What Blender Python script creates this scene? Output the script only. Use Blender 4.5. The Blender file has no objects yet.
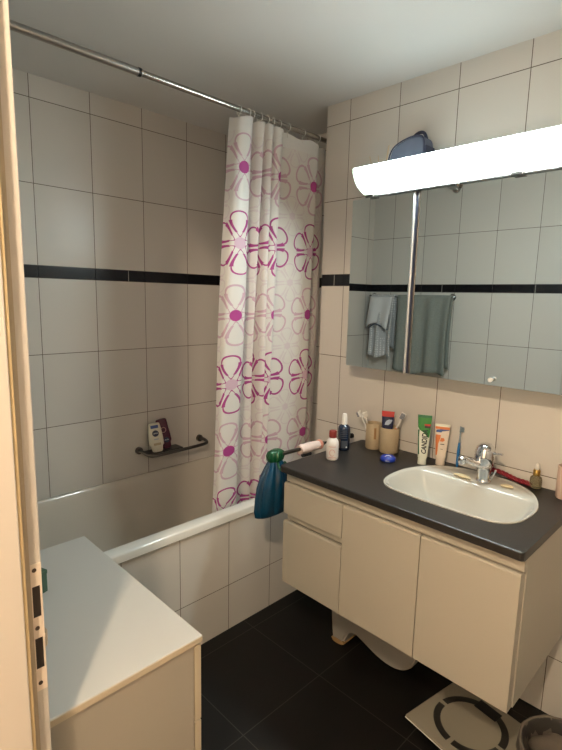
import bpy, bmesh, math, random
from mathutils import Vector, Matrix
random.seed(7)
PI = math.pi
SC = bpy.context.scene
COL = SC.collection

# ------------------------------------------------------------------ materials
def new_mat(name):
    m = bpy.data.materials.new(name); m.use_nodes = True
    nt = m.node_tree
    return m, nt, nt.nodes['Principled BSDF']

def mat(name, col, rough=.5, metal=0., spec=.5, noise=0., nscale=30., bump=0., trans=0., coat=0., sheen=0., ior=1.45):
    m, nt, b = new_mat(name)
    b.inputs['Base Color'].default_value = (*col, 1)
    b.inputs['Roughness'].default_value = rough
    b.inputs['Metallic'].default_value = metal
    b.inputs['Specular IOR Level'].default_value = spec
    b.inputs['Transmission Weight'].default_value = trans
    b.inputs['Coat Weight'].default_value = coat
    b.inputs['Sheen Weight'].default_value = sheen
    b.inputs['IOR'].default_value = ior
    if noise or bump:
        tc = nt.nodes.new('ShaderNodeTexCoord')
        n = nt.nodes.new('ShaderNodeTexNoise'); n.inputs['Scale'].default_value = nscale
        n.inputs['Detail'].default_value = 3
        nt.links.new(tc.outputs['Object'], n.inputs['Vector'])
        if noise:
            r = nt.nodes.new('ShaderNodeMix'); r.data_type = 'RGBA'
            r.inputs[6].default_value = (*[c * (1 - noise) for c in col], 1)
            r.inputs[7].default_value = (*[min(1, c * (1 + noise)) for c in col], 1)
            nt.links.new(n.outputs['Fac'], r.inputs[0]); nt.links.new(r.outputs[2], b.inputs['Base Color'])
        if bump:
            bp = nt.nodes.new('ShaderNodeBump'); bp.inputs['Strength'].default_value = bump
            bp.inputs['Distance'].default_value = .002
            nt.links.new(n.outputs['Fac'], bp.inputs['Height']); nt.links.new(bp.outputs['Normal'], b.inputs['Normal'])
    return m

def emis(name, col, st):
    m, nt, b = new_mat(name)
    b.inputs['Base Color'].default_value = (*col, 1)
    b.inputs['Emission Color'].default_value = (*col, 1)
    b.inputs['Emission Strength'].default_value = st
    return m

class NB:
    """small helper to write node maths"""
    def __init__(s, nt): s.nt = nt
    def m(s, op, a, b=None, c=None, clamp=False):
        n = s.nt.nodes.new('ShaderNodeMath'); n.operation = op; n.use_clamp = clamp
        for i, v in enumerate((a, b, c)):
            if v is None: continue
            if isinstance(v, (int, float)): n.inputs[i].default_value = v
            else: s.nt.links.new(v, n.inputs[i])
        return n.outputs[0]
    def mix(s, f, a, b):
        n = s.nt.nodes.new('ShaderNodeMix'); n.data_type = 'RGBA'
        for i, v in ((0, f), (6, a), (7, b)):
            if isinstance(v, (int, float)): n.inputs[i].default_value = v
            elif isinstance(v, tuple): n.inputs[i].default_value = (*v, 1)
            else: s.nt.links.new(v, n.inputs[i])
        return n.outputs[2]
    def dist_line(s, coord, off, period):
        """distance to the nearest multiple of period, and the cell number"""
        q = s.m('DIVIDE', s.m('SUBTRACT', coord, off), period)
        fr = s.m('FRACT', q)
        d = s.m('MULTIPLY', s.m('MINIMUM', fr, s.m('SUBTRACT', 1., fr)), period)
        return d, s.m('FLOOR', q)

TILE = (.612, .583, .54)
GROUT = (.13, .105, .08)
def wall_tile(name, axis, off, band_off, zbase=None):
    """beige 25 x 33 cm wall tiles with a thin black border; axis 0 = runs along x, 1 = along y"""
    m, nt, b = new_mat(name); N = NB(nt)
    g = nt.nodes.new('ShaderNodeNewGeometry')
    sp = nt.nodes.new('ShaderNodeSeparateXYZ'); nt.links.new(g.outputs['Position'], sp.inputs[0])
    h, z = sp.outputs[axis], sp.outputs[2]
    dv, cv = N.dist_line(h, off, .25)
    if zbase is None:
        up, cu = N.dist_line(z, 1.59, .331)
        dn, cd = N.dist_line(z, 1.538, .3285)
        hi = N.m('GREATER_THAN', z, 1.564)
        dh = N.m('ADD', N.m('MULTIPLY', up, hi), N.m('MULTIPLY', dn, N.m('SUBTRACT', 1., hi)))
        ch = N.m('ADD', N.m('MULTIPLY', N.m('ADD', cu, 20.), hi), N.m('MULTIPLY', cd, N.m('SUBTRACT', 1., hi)))
    else:
        dh, ch = N.dist_line(z, zbase, .3285)
    gm = N.m('LESS_THAN', N.m('MINIMUM', dv, dh), .0014)
    wn = nt.nodes.new('ShaderNodeTexWhiteNoise'); wn.noise_dimensions = '2D'
    cx = nt.nodes.new('ShaderNodeCombineXYZ'); nt.links.new(cv, cx.inputs[0]); nt.links.new(ch, cx.inputs[1])
    nt.links.new(cx.outputs[0], wn.inputs['Vector'])
    tile = N.mix(wn.outputs['Value'], tuple(c * .965 for c in TILE), tuple(c * 1.035 for c in TILE))
    colr = N.mix(gm, tile, GROUT)
    rough = N.m('ADD', N.m('MULTIPLY', gm, .5), .32)
    hgt = N.m('MINIMUM', N.m('DIVIDE', N.m('MINIMUM', dv, dh), .003), 1.)
    if zbase is None:
        band = N.m('MULTIPLY', N.m('GREATER_THAN', z, 1.5385), N.m('LESS_THAN', z, 1.5895))
        bd, _ = N.dist_line(h, band_off, .60)
        bj = N.m('LESS_THAN', bd, .0015)
        bcol = N.mix(bj, (.006, .006, .008), (.35, .33, .3))
        colr = N.mix(band, colr, bcol)
        rough = N.m('SUBTRACT', rough, N.m('MULTIPLY', band, .05))
    nt.links.new(colr, b.inputs['Base Color']); nt.links.new(rough, b.inputs['Roughness'])
    b.inputs['Specular IOR Level'].default_value = .35
    bp = nt.nodes.new('ShaderNodeBump'); bp.inputs['Strength'].default_value = .35; bp.inputs['Distance'].default_value = .001
    nt.links.new(hgt, bp.inputs['Height']); nt.links.new(bp.outputs['Normal'], b.inputs['Normal'])
    return m

def floor_tile():
    m, nt, b = new_mat('black_floor_tile'); N = NB(nt)
    g = nt.nodes.new('ShaderNodeNewGeometry')
    sp = nt.nodes.new('ShaderNodeSeparateXYZ'); nt.links.new(g.outputs['Position'], sp.inputs[0])
    d1, c1 = N.dist_line(sp.outputs[0], -.469, .394)
    d2, c2 = N.dist_line(sp.outputs[1], -.985, .394)
    gm = N.m('LESS_THAN', N.m('MINIMUM', d1, d2), .0018)
    n = nt.nodes.new('ShaderNodeTexNoise'); n.inputs['Scale'].default_value = 4; n.inputs['Detail'].default_value = 5
    nt.links.new(g.outputs['Position'], n.inputs['Vector'])
    base = N.mix(n.outputs['Fac'], (.0035, .003, .0025), (.0075, .0065, .0055))
    nt.links.new(N.mix(gm, base, (.040, .036, .032)), b.inputs['Base Color'])
    nt.links.new(N.m('ADD', N.m('MULTIPLY', n.outputs['Fac'], .25), .38), b.inputs['Roughness'])
    b.inputs['Specular IOR Level'].default_value = .3
    return m

def curtain_mat():
    m, nt, b = new_mat('flower_print_curtain'); N = NB(nt)
    uv = nt.nodes.new('ShaderNodeUVMap'); uv.uv_map = 'UVMap'
    sp = nt.nodes.new('ShaderNodeSeparateXYZ'); nt.links.new(uv.outputs[0], sp.inputs[0])
    U, V = sp.outputs[0], sp.outputs[1]
    def flowers(uoff, voff, pu, pv, seed, rad):
        qu = N.m('DIVIDE', N.m('SUBTRACT', U, uoff), pu); qv = N.m('DIVIDE', N.m('SUBTRACT', V, voff), pv)
        cu, cv = N.m('FLOOR', qu), N.m('FLOOR', qv)
        wn = nt.nodes.new('ShaderNodeTexWhiteNoise'); wn.noise_dimensions = '2D'
        cc = nt.nodes.new('ShaderNodeCombineXYZ')
        nt.links.new(N.m('ADD', cu, seed), cc.inputs[0]); nt.links.new(cv, cc.inputs[1]); nt.links.new(cc.outputs[0], wn.inputs['Vector'])
        x = N.m('MULTIPLY', N.m('SUBTRACT', N.m('FRACT', qu), .5), pu)
        y = N.m('MULTIPLY', N.m('SUBTRACT', N.m('FRACT', qv), .5), pv)
        r = N.m('SQRT', N.m('ADD', N.m('MULTIPLY', x, x), N.m('MULTIPLY', y, y)))
        th = N.m('ADD', N.m('ARCTAN2', y, x), 12.566 + math.radians(55))
        s5 = 2 * PI / 6
        tm = N.m('SUBTRACT', N.m('MULTIPLY', N.m('FRACT', N.m('DIVIDE', th, s5)), s5), s5 / 2)
        qx = N.m('DIVIDE', N.m('MULTIPLY', r, N.m('COSINE', tm)), rad)
        qy = N.m('DIVIDE', N.m('MULTIPLY', r, N.m('SINE', tm)), rad)
        # petal: narrow at the heart, broad and round at the tip; the strokes swell along its sides
        wy = N.m('ADD', .03, N.m('MULTIPLY', N.m('MAXIMUM', N.m('SUBTRACT', qx, .1), 0.), .46))
        ex = N.m('DIVIDE', N.m('SUBTRACT', qx, .60), .40); ey = N.m('DIVIDE', qy, wy)
        e = N.m('SQRT', N.m('ADD', N.m('MULTIPLY', ex, ex), N.m('MULTIPLY', ey, ey)))
        swell = N.m('MULTIPLY', N.m('GREATER_THAN', qx, .34), N.m('LESS_THAN', qx, .74))
        w = N.m('ADD', .06, N.m('MULTIPLY', swell, .14))
        w = N.m('ADD', w, N.m('MULTIPLY', wn.outputs['Value'], .02))
        petal = N.m('LESS_THAN', N.m('ABSOLUTE', N.m('SUBTRACT', e, 1.)), w)
        disc = N.m('LESS_THAN', r, rad * .19)
        par = N.m('MODULO', N.m('ADD', cv, 41.), 2.)
        return petal, disc, par
    p1, d1, par = flowers(-.05, .072, .27, .295, 0., .125)
    p2, d2, par2 = flowers(.085, .22, .27, .295, 9., .085)
    col = N.mix(p2, (.86, .84, .82), (.80, .74, .76))
    col = N.mix(d2, col, (.80, .72, .76))
    pc = N.mix(par, (.46, .075, .30), (.70, .50, .60))
    col = N.mix(p1, col, pc)
    dc = N.mix(par, (.76, .55, .68), (.50, .08, .33))
    col = N.mix(d1, col, dc)
    hem = N.m('GREATER_THAN', V, 2.125)
    col = N.mix(hem, col, (.88, .87, .86))
    b.inputs['Roughness'].default_value = .45
    b.inputs['Specular IOR Level'].default_value = .3
    nt.links.new(col, b.inputs['Base Color'])
    tr = nt.nodes.new('ShaderNodeBsdfTranslucent'); nt.links.new(col, tr.inputs['Color'])
    mx = nt.nodes.new('ShaderNodeMixShader'); mx.inputs[0].default_value = .38
    out = nt.nodes['Material Output']
    nt.links.new(b.outputs[0], mx.inputs[1]); nt.links.new(tr.outputs[0], mx.inputs[2]); nt.links.new(mx.outputs[0], out.inputs['Surface'])
    return m

def cloth_mat(name, col, col2, scale=300, dots=False):
    m, nt, b = new_mat(name); N = NB(nt)
    tc = nt.nodes.new('ShaderNodeTexCoord')
    if dots:
        v = nt.nodes.new('ShaderNodeTexVoronoi'); v.inputs['Scale'].default_value = 60; v.inputs['Randomness'].default_value = .2
        nt.links.new(tc.outputs['Object'], v.inputs['Vector'])
        f = N.m('LESS_THAN', v.outputs['Distance'], .33)
    else:
        v = nt.nodes.new('ShaderNodeTexNoise'); v.inputs['Scale'].default_value = scale
        nt.links.new(tc.outputs['Object'], v.inputs['Vector']); f = v.outputs['Fac']
    nt.links.new(N.mix(f, col, col2), b.inputs['Base Color'])
    b.inputs['Roughness'].default_value = .95; b.inputs['Specular IOR Level'].default_value = .1
    n = nt.nodes.new('ShaderNodeTexNoise'); n.inputs['Scale'].default_value = scale
    nt.links.new(tc.outputs['Object'], n.inputs['Vector'])
    bp = nt.nodes.new('ShaderNodeBump'); bp.inputs['Strength'].default_value = .6; bp.inputs['Distance'].default_value = .004
    nt.links.new(n.outputs['Fac'], bp.inputs['Height']); nt.links.new(bp.outputs['Normal'], b.inputs['Normal'])
    return m

M = {}
M['tub_wall'] = wall_tile('tile_tub_wall', 0, -1.064, -.651)
M['vanity_wall'] = wall_tile('tile_vanity_wall', 1, -.656, -1.2)
M['opp_wall'] = wall_tile('tile_opposite_wall', 1, -.534, -.44)
M['apron'] = wall_tile('tile_bath_apron', 0, -.809, 0, zbase=.215)
M['floor'] = floor_tile()
M['ceiling'] = mat('ceiling_paint', (.66, .655, .64), .9, bump=.15, nscale=180)
M['hall_paint'] = mat('hall_paint', (.80, .76, .70), .8)
M['hall_floor'] = mat('hall_floor', (.30, .2, .12), .5)
M['white_lac'] = mat('cream_laminate', (.42, .385, .32), .42, spec=.35, noise=.015, nscale=3)
M['chest'] = mat('cream_chest_laminate', (.34, .31, .26), .45)
M['white_top'] = mat('white_laminate', (.49, .48, .455), .38, spec=.35)
M['edge_band'] = mat('cream_edge_band', (.48, .41, .30), .5)
M['counter'] = mat('charcoal_laminate', (.014, .012, .011), .42, noise=.25, nscale=240, bump=.12, spec=.6)
M['ceramic'] = mat('white_ceramic', (.50, .485, .44), .10, coat=.6)
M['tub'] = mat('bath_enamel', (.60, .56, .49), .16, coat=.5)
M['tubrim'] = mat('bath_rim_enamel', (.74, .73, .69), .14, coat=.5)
M['chrome'] = mat('chrome', (.75, .75, .76), .08, metal=1)
M['steel'] = mat('dull_steel', (.42, .40, .38), .30, metal=1)
M['gunmetal'] = mat('dark_chrome', (.16, .15, .14), .28, metal=1)
M['mirror'] = mat('mirror_silver', (.90, .92, .90), .006, metal=1)
M['mirror_edge'] = mat('mirror_cabinet_side', (.55, .55, .53), .5)
M['rail'] = mat('rail_chrome', (.42, .40, .37), .22, metal=1)
M['satin'] = mat('satin_aluminium', (.60, .60, .60), .32, metal=.7)
M['seal'] = mat('white_plastic', (.74, .73, .70), .4)
M['frame'] = mat('door_frame_paint', (.50, .46, .41), .5, noise=.02, nscale=6)
M['frame_edge'] = mat('worn_yellow_seal', (.44, .33, .18), .6, noise=.2, nscale=25)
M['groove_shade'] = mat('shaded_rebate', (.36, .30, .22), .7)  # frame colour darkened to paint in the shade of the rebate
M['strike'] = mat('painted_strike_plate', (.66, .56, .46), .4)
M['dark'] = mat('hole_shade', (.022, .014, .01), .6)
M['screw'] = mat('brass_screw', (.06, .035, .02), .5)
M['curtain'] = curtain_mat()
M['bluegrey'] = mat('slate_blue_fabric', (.10, .115, .16), .75, noise=.1, nscale=60, bump=.2)
M['bluedark'] = mat('navy_piping', (.035, .04, .075), .6)
M['reed'] = mat('pale_reed', (.62, .45, .25), .7)
M['towel_green'] = cloth_mat('grey_green_terry', (.18, .195, .175), (.30, .315, .29), 160)
M['towel_white'] = cloth_mat('white_dotted_cotton', (.48, .48, .49), (.82, .81, .80), 160, dots=True)
M['towel_plain'] = cloth_mat('white_lining', (.62, .62, .63), (.74, .73, .74), 160)
M['teal'] = mat('teal_satin', (.001, .040, .090), .34, noise=.3, nscale=18)
M['green_satin'] = mat('green_satin', (.002, .060, .020), .38, noise=.3, nscale=18)
M['pinkwhite'] = mat('pale_pink_cloth', (.72, .57, .52), .8, noise=.12, nscale=45)
M['pink'] = mat('salmon_trim', (.62, .27, .2), .7)
M['black_p'] = mat('black_plastic', (.012, .012, .013), .35)
M['beige_cup'] = mat('speckled_sand_ceramic', (.44, .35, .23), .55, noise=.12, nscale=220)
M['beige_dark'] = mat('sand_ceramic_inside', (.34, .24, .14), .7)
M['brown_mark'] = mat('brown_stamp', (.30, .17, .07), .6)
M['bottle_white'] = mat('milky_bottle', (.72, .68, .66), .35)
M['maroon'] = mat('maroon_cap', (.20, .02, .018), .4)
M['label_pink'] = mat('pink_label', (.60, .34, .32), .5)
M['navy'] = mat('navy_bottle', (.008, .017, .040), .18, coat=.5)
M['label_dark'] = mat('dark_label_print', (.05, .06, .08), .5)
M['label_tan'] = mat('tan_label_print', (.18, .12, .08), .5)
M['blue_p'] = mat('cobalt_plastic', (.012, .035, .30), .3)
M['white_p'] = mat('white_print', (.8, .8, .8), .4)
M['green_tube'] = mat('leaf_green_print', (.025, .20, .03), .4, noise=.5, nscale=60)
M['green_deep'] = mat('deep_green_print', (.01, .13, .05), .4)
M['tube_white'] = mat('white_tube', (.70, .72, .62), .35)
M['tube_cream'] = mat('cream_tube', (.72, .62, .52), .4)
M['orange'] = mat('orange_print', (.68, .20, .06), .45)
M['blueprint'] = mat('blue_print', (.05, .10, .30), .45)
M['ink'] = mat('black_ink', (.012, .012, .02), .5)
M['red_p'] = mat('red_print', (.48, .03, .025), .4)
M['navy_p'] = mat('navy_print', (.012, .018, .06), .35)
M['silverblue'] = mat('silver_blue_print', (.35, .42, .55), .35)
M['tb_blue'] = mat('blue_toothbrush', (.03, .19, .48), .25, trans=.2)
M['tb_clear'] = mat('clear_blue_plastic', (.35, .45, .52), .2, trans=.4)
M['bristle'] = mat('white_bristles', (.75, .76, .78), .7)
M['bristle_g'] = mat('grey_bristles', (.22, .24, .28), .7)
M['tb_orange'] = mat('orange_toothbrush', (.68, .22, .10), .35)
M['soap'] = mat('yellowed_soap', (.60, .50, .31), .4)
M['redcord'] = mat('dark_red_cord', (.22, .012, .022), .5, noise=.5, nscale=200)
M['amber'] = mat('yellow_oil_glass', (.80, .70, .42), .08, trans=.8)
M['gold'] = mat('gold_collar', (.62, .40, .12), .25, metal=1)
M['rubber'] = mat('white_dropper_bulb', (.75, .72, .66), .4)
M['pink_cup'] = mat('rose_beige_cup', (.62, .46, .38), .5)
M['purple'] = mat('aubergine_bottle', (.095, .022, .045), .25)
M['cream_b'] = mat('cream_shampoo_bottle', (.70, .66, .55), .3)
M['scale_glass'] = mat('greige_glass_top', (.30, .275, .22), .14, coat=.6)
M['scale_ring'] = mat('black_scale_ring', (.028, .026, .023), .3)
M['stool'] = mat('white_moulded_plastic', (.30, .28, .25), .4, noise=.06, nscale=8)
M['stool_foot'] = mat('ochre_foot', (.30, .19, .085), .6)
M['bin'] = mat('grey_mesh_bin', (.05, .046, .042), .5, metal=.3)
M['liner'] = mat('crumpled_grey_liner', (.13, .11, .088), .55, noise=.25, nscale=14, bump=.6, spec=.4)
M['glassgreen'] = mat('dark_green_glass', (.05, .11, .07), .15, coat=.5)
M['jar'] = mat('brown_beige_jar', (.50, .36, .24), .5)
M['lamp_alu'] = mat('lamp_aluminium', (.50, .50, .50), .3, metal=1)
M['tube_on'] = emis('lit_tube', (.88, 1., .86), 40)
M['hall_fill'] = emis('lit_fill_globe', (1., .80, .58), 500)
M['hall_globe'] = emis('lit_hall_globe', (1., .79, .56), 1650)

# ------------------------------------------------------------------ mesh helpers
def faces_of(bm, vs):
    return {f for v in vs for f in v.link_faces}
def box(bm, lo, hi, bev=0., seg=2, rot=None):
    r = bmesh.ops.create_cube(bm, size=1); vs = r['verts']
    c = [(a + b) / 2 for a, b in zip(lo, hi)]; s = [abs(b - a) for a, b in zip(lo, hi)]
    for v in vs:
        v.co = Vector((v.co.x * s[0] + c[0], v.co.y * s[1] + c[1], v.co.z * s[2] + c[2]))
        if rot: v.co = rot @ v.co
    if bev:
        es = list({e for v in vs for e in v.link_edges})
        bmesh.ops.bevel(bm, geom=es, offset=bev, segments=seg, affect='EDGES', profile=.5)
def basis(d):
    d = Vector(d).normalized(); a = Vector((0, 0, 1)) if abs(d.z) < .9 else Vector((1, 0, 0))
    u = d.cross(a).normalized(); return u, d.cross(u).normalized()
def ring(bm, c, u, w, ru, rw, n):
    return [bm.verts.new(Vector(c) + u * (ru * math.cos(2 * PI * k / n)) + w * (rw * math.sin(2 * PI * k / n))) for k in range(n)]
def bridge(bm, a, b):
    n = len(a)
    for k in range(n):
        bm.faces.new((a[k], a[(k + 1) % n], b[(k + 1) % n], b[k]))
def tube(bm, pts, r, n=12, cap=True):
    pts = [Vector(p) for p in pts]; rs = r if isinstance(r, (list, tuple)) else [r] * len(pts)
    prev = None; u = None
    for i, p in enumerate(pts):
        d = (pts[min(i + 1, len(pts) - 1)] - pts[max(i - 1, 0)]).normalized()
        if u is None: u, _ = basis(d)
        u = (u - d * u.dot(d)).normalized(); w = d.cross(u)
        c = ring(bm, p, u, w, rs[i], rs[i], n)
        if prev: bridge(bm, prev, c)
        elif cap: bm.faces.new(c[::-1])
        prev = c
    if cap: bm.faces.new(prev)
def lathe(bm, prof, c=(0, 0, 0), n=28, sx=1., sy=1.):
    """profile of (radius, z) from bottom to top; radius 0 closes"""
    prev = None; X, Y = Vector((1, 0, 0)), Vector((0, 1, 0)); pr_pt = None
    for r, z in prof:
        p = Vector(c) + Vector((0, 0, z))
        if r <= 1e-6:
            cur = bm.verts.new(p)
        else: cur = ring(bm, p, X, Y, r * sx, r * sy, n)
        if prev is not None:
            if isinstance(prev, list) and isinstance(cur, list): bridge(bm, prev, cur)
            elif isinstance(cur, list):
                for k in range(n): bm.faces.new((prev, cur[(k + 1) % n], cur[k]))
            elif isinstance(prev, list):
                for k in range(n): bm.faces.new((prev[k], prev[(k + 1) % n], cur))
        prev = cur
def prism(bm, pts, axis, a, b):
    """closed polygon of 2-d points, extruded along an axis from a to b"""
    def P(p, t):
        if axis == 0: return (t, p[0], p[1])
        if axis == 1: return (p[0], t, p[1])
        return (p[0], p[1], t)
    A = [bm.verts.new(P(p, a)) for p in pts]; B = [bm.verts.new(P(p, b)) for p in pts]
    bm.faces.new(A); bm.faces.new(B[::-1])
    bridge(bm, A, B)
    bmesh.ops.recalc_face_normals(bm, faces=bm.faces[:])
def catmull(pts, sub=6, closed=True):
    out = []; n = len(pts)
    for i in range(n if closed else n - 1):
        if closed: p = [pts[(i + k) % n] for k in (-1, 0, 1, 2)]
        else: p = [pts[max(0, min(n - 1, i + k))] for k in (-1, 0, 1, 2)]
        for s in range(sub):
            t = s / sub
            out.append(tuple(.5 * (2 * p[1][j] + (-p[0][j] + p[2][j]) * t + (2 * p[0][j] - 5 * p[1][j] + 4 * p[2][j] - p[3][j]) * t * t
                             + (-p[0][j] + 3 * p[1][j] - 3 * p[2][j] + p[3][j]) * t ** 3) for j in range(len(p[1]))))
    if not closed: out.append(tuple(pts[-1]))
    return out

ORI = {}
def obj(name, bm, m, parent=None, loc=None, smooth=False, recalc=True):
    """links bm as one mesh object. With a parent made with world=True the geometry is given in world coordinates"""
    if recalc: bmesh.ops.recalc_face_normals(bm, faces=bm.faces[:])
    me = bpy.data.meshes.new(name)
    o = bpy.data.objects.new(name, me); COL.objects.link(o)
    off = Vector((0, 0, 0))
    if parent is not None:
        o.parent = parent; off = ORI.get(parent.name, Vector((0, 0, 0)))
    elif loc is not None:
        off = Vector(loc); o.location = off
    if off.length: bmesh.ops.translate(bm, verts=bm.verts[:], vec=-off)
    ORI[o.name] = Vector((0, 0, 0))
    if parent is not None and parent.name in ORI and ORI[parent.name].length: ORI[o.name] = ORI[parent.name].copy()
    if loc is not None and parent is None: ORI[o.name] = off.copy()
    bm.to_mesh(me); bm.free()
    me.materials.append(m)
    if smooth:
        for p in me.polygons: p.use_smooth = True
        if smooth != 'all':
            me.set_sharp_from_angle(angle=math.radians(38))
    return o
def props(o, label, cat, group=None):
    o['label'] = label; o['category'] = cat
    if group: o['group'] = group
def thing(name, label, cat, loc=(0, 0, 0), rot=(0, 0, 0), group=None, world=False):
    o = bpy.data.objects.new(name, None); COL.objects.link(o)
    o.empty_display_size = .05
    o.location = loc; o.rotation_euler = rot; props(o, label, cat, group)
    ORI[o.name] = Vector(loc) if world else Vector((0, 0, 0))
    return o
def struct(name, bm, m, **k):
    o = obj(name, bm, m, **k)
    if o.parent is None: o['kind'] = 'structure'
    return o
def BM(): return bmesh.new()
def bx(lo, hi, bev=0., seg=2):
    b = BM(); box(b, lo, hi, bev, seg); return b
def text(name, s, size, m, parent, loc, rot, ext=.0002, bold=0., sx=1., shear=0.):
    c = bpy.data.curves.new('t', 'FONT'); c.body = s; c.size = size; c.extrude = ext; c.offset = bold
    c.align_x = 'CENTER'; c.align_y = 'CENTER'; c.shear = shear
    t = bpy.data.objects.new('t', c); COL.objects.link(t)
    dg = bpy.context.evaluated_depsgraph_get()
    me = bpy.data.meshes.new_from_object(t.evaluated_get(dg))
    bpy.data.objects.remove(t)
    me.name = name; me.materials.clear(); me.materials.append(m)
    o = bpy.data.objects.new(name, me); COL.objects.link(o); o.parent = parent
    o.location = loc; o.rotation_euler = rot; o.scale = (sx, 1, 1)
    return o

# ------------------------------------------------------------------ the room
TY, AY, XV, XO, ZC = .142, -.524, 0., -1.63, 2.341     # bath wall, bath front, vanity wall, wall with the door, ceiling
XN, YE = .27, -2.45                                     # end of the bath niche, end of the room
struct('floor', bx((XO - .14, YE - .1, -.06), (XN + .1, TY + .1, 0)), M['floor'])
struct('ceiling', bx((-3.2, -3.3, ZC), (XN + .1, TY + .1, ZC + .06)), M['ceiling'])
struct('wall_back', bx((XO - .14, TY, 0), (XN + .1, TY + .1, ZC)), M['tub_wall'])
struct('wall_right', bx((XV, YE, 0), (XN, AY, ZC)), M['vanity_wall'])
struct('wall_niche', bx((XN, AY, 0), (XN + .1, TY, ZC)), M['vanity_wall'])
struct('wall_front', bx((XO - .14, YE - .1, 0), (XN, YE, ZC)), M['tub_wall'])
DY0, DY1, DZ = -1.32, -2.17, 2.19                       # the door opening
b = BM()
box(b, (XO - .14, DY0, 0), (XO, TY, ZC)); box(b, (XO - .14, YE, 0), (XO, DY1, ZC)); box(b, (XO - .14, DY1, DZ), (XO, DY0, ZC))
struct('wall_left', b, M['opp_wall'])
# the hallway outside, where the camera stands
struct('floor_hallway', bx((-3.2, -3.3, -.06), (XO - .14, TY + .1, -.001)), M['hall_floor'])
b = BM(); box(b, (-3.3, -3.3, 0), (-3.2, .3, ZC)); box(b, (-3.2, -3.4, 0), (XO - .14, -3.3, ZC)); box(b, (-3.2, TY + .1, 0), (XO - .14, TY + .2, ZC))
struct('wall_hallway', b, M['hall_paint'])

# door frame, seen edge-on at the left: panel, worn seal, rebate strip with the strike plate
FX = -1.578
df = thing('door_frame', 'cream painted door frame with a worn yellow seal at the left edge', 'door frame', (XO, DY0, 0), world=True)
df['kind'] = 'structure'
b = BM(); box(b, (XO - .17, -1.345, 0), (-1.6170, -1.305, DZ), .002); obj('frame_panel', b, M['frame'], df)
obj('door_seal', bx((-1.6165, -1.340, 0), (-1.6105, -1.305, DZ), .001), M['frame_edge'], df)
obj('rebate_groove', bx((-1.6105, -1.322, 0), (-1.5990, -1.300, DZ)), M['groove_shade'], df)
obj('frame_edge', bx((-1.598, -1.31, 0), (FX, -1.245, DZ), .002), M['frame'], df)
obj('frame_head', bx((XO - .17, DY1 + .02, DZ - .03), (FX, DY0 + .0, DZ + .05), .002), M['frame'], df)
obj('hinge_jamb', bx((XO - .17, DY1 - .01, 0), (FX, DY1 + .02, DZ), .002), M['frame'], df)
b = BM()
x0, x1, yp = -1.5975, -1.5795, -1.3115
holes = [(.960, 1.014), (.868, .923)]
zs = [.828, .868, .923, .960, 1.014, 1.052]
for za, zb in ((.828, .868), (.923, .960), (1.014, 1.052)): box(b, (x0, yp - .0005, za), (x1, yp + .0015, zb))
for za, zb in holes:
    box(b, (x0, yp - .0005, za), (x0 + .003, yp + .0015, zb)); box(b, (x1 - .003, yp - .0005, za), (x1, yp + .0015, zb))
sp = obj('strike_plate', b, M['strike'], df)
for za, zb in holes:
    obj('lock_hole_shade', bx((x0 + .003, yp + .0005, za), (x1 - .003, yp + .002, zb)), M['dark'], sp)  # dark panel at the surface stands for the shade inside the hole
for z in (1.042, .941, .842):
    b = BM(); tube(b, [(-1.590, yp - .0012, z), (-1.590, yp, z)], .0036, 12); obj('screw', b, M['screw'], sp)

# ------------------------------------------------------------------ the bath
tubt = thing('bathtub', 'cream enamel bathtub built in behind a tiled front', 'bathtub', (-.7, -.2, 0), world=True)
def rrect(x0, x1, y0, y1, r, n=6):
    out = []
    for cx, cy, a0 in ((x1 - r, y1 - r, 0), (x0 + r, y1 - r, 90), (x0 + r, y0 + r, 180), (x1 - r, y0 + r, 270)):
        for k in range(n + 1):
            a = math.radians(a0 + 90 * k / n); out.append((cx + r * math.cos(a), cy + r * math.sin(a)))
    return out
b = BM()
TX0, TX1, TYB = XO + .001, XN - .001, TY - .002
loops = [(TX0, TX1, -.522, TYB, .004, .512), (TX0, TX1, -.532, TYB, .004, .517), (TX0, TX1, -.537, TYB, .006, .522), (TX0, TX1, -.537, TYB, .008, .549),
         (TX0 + .002, TX1, -.535, TYB, .01, .554), (TX0 + .006, TX1 - .006, -.529, TYB - .002, .02, .557),
         (TX0 + .03, TX1 - .05, -.482, TYB - .010, .06, .556), (TX0 + .034, TX1 - .054, -.475, TYB - .013, .07, .553), (TX0 + .038, TX1 - .058, -.470, TYB - .017, .07, .546),
         (TX0 + .05, TX1 - .07, -.460, TYB - .022, .08, .52), (TX0 + .10, TX1 - .10, -.440, TYB - .05, .10, .40),
         (TX0 + .17, TX1 - .14, -.415, TYB - .085, .12, .22), (TX0 + .22, TX1 - .18, -.37, TYB - .13, .12, .15), (TX0 + .35, TX1 - .3, -.28, TYB - .22, .08, .135)]
prev = None
for (a0, a1, c0, c1, r, z) in loops:
    cur = [b.verts.new((x, y, z)) for x, y in rrect(a0, a1, c0, c1, r)]
    if prev: bridge(b, prev, cur)
    prev = cur
b.faces.new(prev)
b.faces.ensure_lookup_table()
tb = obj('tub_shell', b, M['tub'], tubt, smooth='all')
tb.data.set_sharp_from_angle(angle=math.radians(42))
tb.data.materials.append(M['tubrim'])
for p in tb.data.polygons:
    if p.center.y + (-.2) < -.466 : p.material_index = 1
obj('front_panel', bx((XO + .001, AY, 0), (XV - .0005, AY + .03, .5135)), M['apron'], tubt)

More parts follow.
